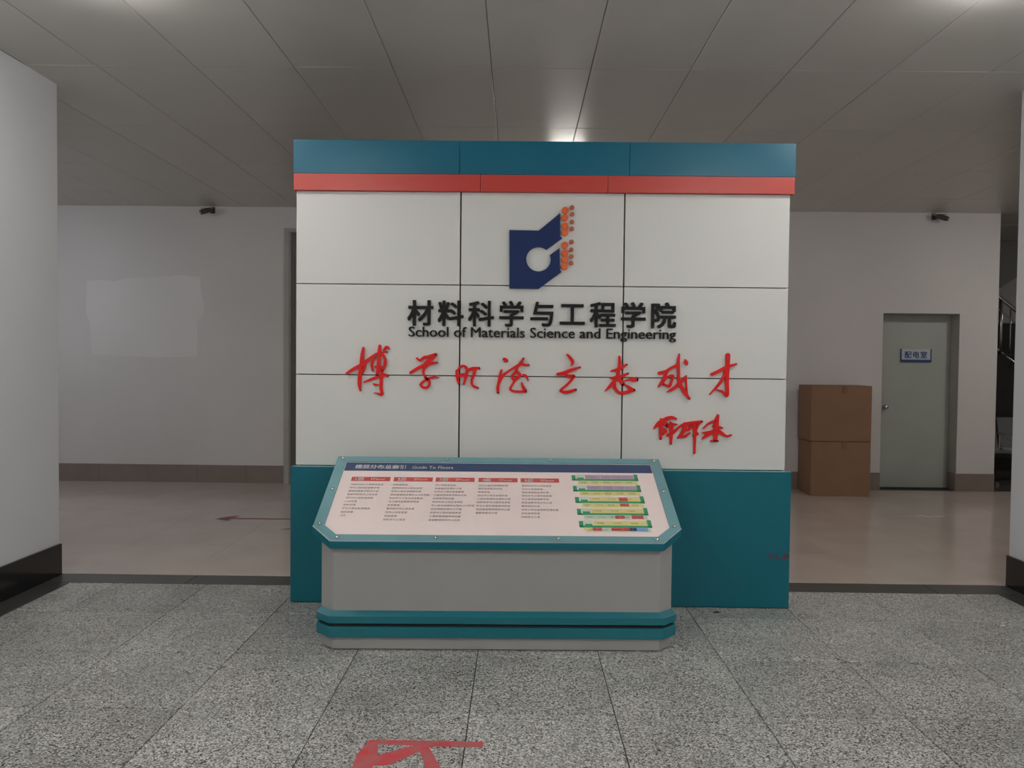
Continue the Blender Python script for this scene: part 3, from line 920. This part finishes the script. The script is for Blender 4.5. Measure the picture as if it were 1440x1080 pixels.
# five storey plans, drawn as coloured strips
PL = [(0.425, 0.630), (0.425, 0.522), (0.428, 0.414), (0.430, 0.306), (0.432, 0.198)]
def strip(items, m, name, h=0.0):
    link(name, flatmesh(items, h), m, sh)
for i, (u, v) in enumerate(PL):
    w_ = 0.385
    top = v
    strip([(u, u + w_, top - 0.066, top - 0.050), (u, u + 0.022, top - 0.066, top - 0.012), (u + w_ - 0.022, u + w_, top - 0.066, top),
           (u + 0.03, u + 0.07, top - 0.05, top - 0.036)], 'print_green', 'plan_outline', 0.0004)
    room = 'print_lilac' if i < 2 else 'print_yellow'
    strip([(u + 0.078, u + w_ - 0.024, top - 0.049, top - 0.008)], room, 'plan_upper_rooms', 0.0002)
    strip([(u + 0.024, u + 0.074, top - 0.035, top - 0.006)], 'print_mint', 'plan_stairs', 0.0002)
    strip([(u + 0.034, u + w_ - 0.010, top - 0.104, top - 0.068)], 'print_yellow' if i < 3 else 'print_mint', 'plan_lower_rooms', 0.0002)
    # faint partitions and room names
    segs = [(u + 0.034 + (w_ - 0.05) * t, u + 0.036 + (w_ - 0.05) * t, top - 0.097, top - 0.069) for t in (0.17, 0.44, 0.58, 0.73, 0.86)]
    segs += [(u + 0.078 + (w_ - 0.11) * t, u + 0.080 + (w_ - 0.11) * t, top - 0.048, top - 0.009) for t in (0.32, 0.55, 0.78)]
    for sg in segs:
        strip([sg], 'print_mint' if i < 3 else 'print_yellow', 'plan_partition', 0.0006)
    writing([(t, u + 0.045 + 0.066 * q, top - 0.089, 0.011, 0.004, 0.036) for q, t in enumerate(('实验室', '办公室', '教室', '实验室', '资料室'))] +
            [(t, u + 0.095 + 0.09 * q, top - 0.034, 0.011, 0.004, 0.040) for q, t in enumerate(('实验室', '办公室', '会议室'))], 'plan_lettering', 'print_text', h=-0.0046, kind='stuff')
strip([(0.672, 0.720, 0.366, 0.400)], 'print_red', 'plan_red_room', 0.0006)
strip([(0.672, 0.720, 0.318, 0.344)], 'print_red', 'plan_red_room', 0.0006)
strip([(0.632, 0.682, 0.208, 0.236)], 'print_red', 'plan_red_room', 0.0006)
strip([(0.720, 0.784, 0.208, 0.238)], 'print_red', 'plan_red_room', 0.0006)
strip([(0.500, 0.548, 0.104, 0.130)], 'print_red', 'plan_red_room', 0.0006)
strip([(0.598, 0.694, 0.104, 0.130)], 'print_red', 'plan_red_room', 0.0006)
strip([(0.694, 0.732, 0.104, 0.130)], 'print_navy', 'plan_navy_room', 0.0006)
strip([(0.732, 0.792, 0.100, 0.132)], 'print_blue', 'plan_blue_room', 0.0007)
strip([(0.455, 0.498, 0.106, 0.130)], 'print_yellow', 'plan_yellow_room', 0.0006)

# ================================================================ cardboard boxes
def carton(name, x0, x1, y0, y1, z0, z1, label, rot, chamfer):
    c = Vector(((x0 + x1) / 2, (y0 + y1) / 2, z0))
    t = empty(name, c, rot, label, 'cardboard box')
    w_, d_, h_ = x1 - x0, y1 - y0, z1 - z0
    bm = bmesh.new()
    addbox(bm, -w_ / 2, w_ / 2, -d_ / 2, d_ / 2, 0.0, h_ - 0.004, 0.004, 2)
    # walls bulge a little
    bmesh.ops.subdivide_edges(bm, edges=[e for e in bm.edges if e.calc_length() > 0.2], cuts=5, use_grid_fill=True)
    for v in bm.verts:
        fx = 1 - (2 * v.co.x / w_) ** 2; fz = 1 - (2 * v.co.z / h_ - 1) ** 2; fy = 1 - (2 * v.co.y / d_) ** 2
        if abs(v.co.y + d_ / 2) < 0.01: v.co.y -= 0.008 * max(fx, 0) * max(fz, 0)
        if abs(abs(v.co.x) - w_ / 2) < 0.01: v.co.x += math.copysign(0.006 * max(fz, 0) * max(fy, 0), v.co.x)
    link('carton', tome(bm), 'card', t)
    for sgn in (-1, 1):
        bm = bmesh.new()
        y_a, y_b = (-d_ / 2 + 0.002, -0.001) if sgn < 0 else (0.001, d_ / 2 - 0.002)
        addbox(bm, -w_ / 2 + 0.002, w_ / 2 - 0.002, y_a, y_b, h_ - 0.004, h_ - 0.0005, 0.0012)
        link('flap', tome(bm), 'card', t)
    bm = bmesh.new()
    addbox(bm, 0.01, 0.06, -d_ / 2 - 0.0095, -d_ / 2 + 0.002, h_ - 0.085, h_ - 0.004)
    link('packing_tape', tome(bm), 'tape', t)
    return t
carton('cardboard_box', 3.382, 4.055, 8.70, 9.13, 0, 0.632, 'lower brown cardboard box standing on the corridor floor', R(-1.6), 0)
carton('cardboard_box', 3.362, 4.050, 8.69, 9.10, 0.633, 1.272, 'upper brown cardboard box stacked on the other box', R(-1.2), 0)

# ================================================================ ceiling-corner cameras
def camera_unit(x, s, label):
    t = empty('security_camera', (x, YB, 3.29), 0, label, 'security camera')
    bm = bmesh.new()
    addbox(bm, 0.028 * s - 0.03, 0.028 * s + 0.03, -0.012, 0, -0.03, 0.045, 0.003)
    tube(bm, (0.028 * s, -0.012, 0.0), (0.028 * s, -0.09, -0.008), 0.014, 12)
    link('bracket', tome(bm), 'cam_body', t)
    bm = bmesh.new()
    tube(bm, (0.055 * s, -0.10, 0.0), (-0.062 * s, -0.125, -0.040), 0.030, 18)
    b_ = link('housing', tome(bm, smooth=False), 'cam_body', t)
    bm = bmesh.new()
    tube(bm, (-0.060 * s, -0.1245, -0.0395), (-0.076 * s, -0.128, -0.045), 0.026, 18)
    link('lens_ring', tome(bm), 'cam_light', t)
    bm = bmesh.new()
    addbox(bm, -0.07, 0.06, -0.15, -0.08, 0.012, 0.018, 0.002)
    link('sun_shield', tome(bm), 'lamp_rim', t)
camera_unit(-3.74, 1, 'small dark security camera above the repainted patch on the left')
camera_unit(4.99, -1, 'small dark security camera above the grey green door')

# ================================================================ steel waiting bench
B0 = Vector((6.75, 10.0, 0))
be = empty('waiting_bench', B0, 0, 'grey steel waiting bench in front of the staircase', 'bench')
def slat_shell(x0, x1):
    bm = bmesh.new()
    prof = [(-0.26, 0.405), (-0.22, 0.42), (0.12, 0.40), (0.17, 0.43), (0.20, 0.52), (0.27, 0.82), (0.29, 0.83)]
    a = [bm.verts.new((x0, y, z)) for y, z in prof]; b = [bm.verts.new((x1, y, z)) for y, z in prof]
    c = [bm.verts.new((x0, y + 0.008, z - 0.012)) for y, z in prof]; d = [bm.verts.new((x1, y + 0.008, z - 0.012)) for y, z in prof]
    for i in range(len(prof) - 1):
        bm.faces.new((a[i], b[i], b[i + 1], a[i + 1])); bm.faces.new((c[i], c[i + 1], d[i + 1], d[i]))
        bm.faces.new((a[i], a[i + 1], c[i + 1], c[i])); bm.faces.new((b[i], d[i], d[i + 1], b[i + 1]))
    bm.faces.new((a[0], c[0], d[0], b[0])); bm.faces.new((a[-1], b[-1], d[-1], c[-1]))
    return tome(bm)
for k in range(3):
    link('seat_shell', slat_shell(-0.85 + 0.57 * k, -0.85 + 0.57 * k + 0.54), 'bench', be)
link('beam', box(-0.9, 0.9, -0.03, 0.03, 0.32, 0.38, 0.004), 'cam_body', be)
for x in (-0.6, 0.6):
    bm = bmesh.new()
    addbox(bm, x - 0.02, x + 0.02, -0.02, 0.02, 0.05, 0.32)
    tube(bm, (x, -0.27, 0.02), (x, 0.0, 0.07), 0.017, 10)
    tube(bm, (x, 0.27, 0.02), (x, 0.0, 0.07), 0.017, 10)
    addbox(bm, x - 0.02, x + 0.02, -0.29, -0.25, 0, 0.03)
    addbox(bm, x - 0.02, x + 0.02, 0.25, 0.29, 0, 0.03)
    link('leg', tome(bm), 'steel', be)
for k in range(4):
    x = -0.865 + 0.57 * k
    bm = bmesh.new()
    tube(bm, (x, -0.20, 0.40), (x, -0.20, 0.60), 0.012, 8)
    tube(bm, (x, -0.22, 0.60), (x, 0.20, 0.62), 0.016, 8)
    tube(bm, (x, 0.18, 0.40), (x, 0.18, 0.62), 0.012, 8)
    link('armrest', tome(bm), 'steel', be)

# ================================================================ floor markings and scraps
A0 = Vector((-0.42, 2.82, 0))
ar = empty('floor_arrow', A0, 0, 'worn red arrow marking on the granite in front of the kiosk', 'floor marking')
def tape(pts, name, m, parent, off, z=0.0008, zz=0.0):
    return link(name, prism_xy(pts, 0.0001, z + zz), m, parent, -off)
tape([(-0.566, 2.930), (-0.121, 2.926), (-0.121, 2.884), (-0.36, 2.888), (-0.535, 2.896)], 'marking_strip', 'arrow', ar, A0)
tape([(-0.566, 2.930), (-0.530, 2.905), (-0.518, 2.83), (-0.516, 2.60), (-0.570, 2.56), (-0.592, 2.72), (-0.594, 2.82)], 'marking_strip', 'arrow', ar, A0, zz=0.0002)
tape([(-0.300, 2.893), (-0.395, 2.885), (-0.55, 2.79), (-0.55, 2.735), (-0.46, 2.745), (-0.345, 2.862)], 'marking_strip', 'arrow', ar, A0, zz=0.0004)
tape([(-0.365, 2.862), (-0.325, 2.868), (-0.27, 2.735), (-0.22, 2.60), (-0.285, 2.60), (-0.325, 2.735)], 'marking_strip', 'arrow', ar, A0, zz=0.0006)
A1 = Vector((-2.2, 7.03, 0))
a2 = empty('floor_arrow', A1, 0, 'thin faded red arrow on the beige corridor floor pointing left', 'floor marking')
tape([(-2.80, 7.040), (-1.30, 7.060), (-1.30, 7.10), (-2.80, 7.08)], 'arrow_shaft', 'arrow_thin', a2, A1)
tape([(-2.825, 7.045), (-2.68, 6.955), (-2.66, 6.995), (-2.70, 7.04), (-2.66, 7.10), (-2.655, 7.20), (-2.69, 7.20)], 'arrow_head', 'arrow_thin', a2, A1, zz=0.0002)
a3 = empty('floor_scuff', (-2.05, 6.65, 0), 0, 'short red smudge on the corridor floor beside the display wall', 'floor marking')
link('smudge', prism_xy([(-0.03, -0.03), (0.03, -0.02), (0.09, 0.06), (0.06, 0.07)], 0.0001, 0.0008), 'arrow_thin', a3)
def crumple(x, y, s, m, name, label, cat):
    bm = bmesh.new()
    bmesh.ops.create_icosphere(bm, subdivisions=2, radius=1)
    for v in bm.verts:
        v.co = Vector((v.co.x * s * random.uniform(0.7, 1.1), v.co.y * s * 0.6 * random.uniform(0.7, 1.1), max(v.co.z, -0.5) * s * 0.3 * random.uniform(0.6, 1.2)))
    zmin = min(v.co.z for v in bm.verts)
    for v in bm.verts: v.co.z -= zmin
    link(name, tome(bm), m, None, (x, y, 0.0), label=label, cat=cat)
crumple(2.81, 4.355, 0.017, 'scrap', 'foil_scrap', 'tiny bright foil scrap on the granite near the right wall', 'litter')
crumple(1.205, 4.52, 0.02, 'scrap_dark', 'leaf_scrap', 'small dark scrap on the granite before the teal base', 'litter')
bpy.context.view_layer.update()
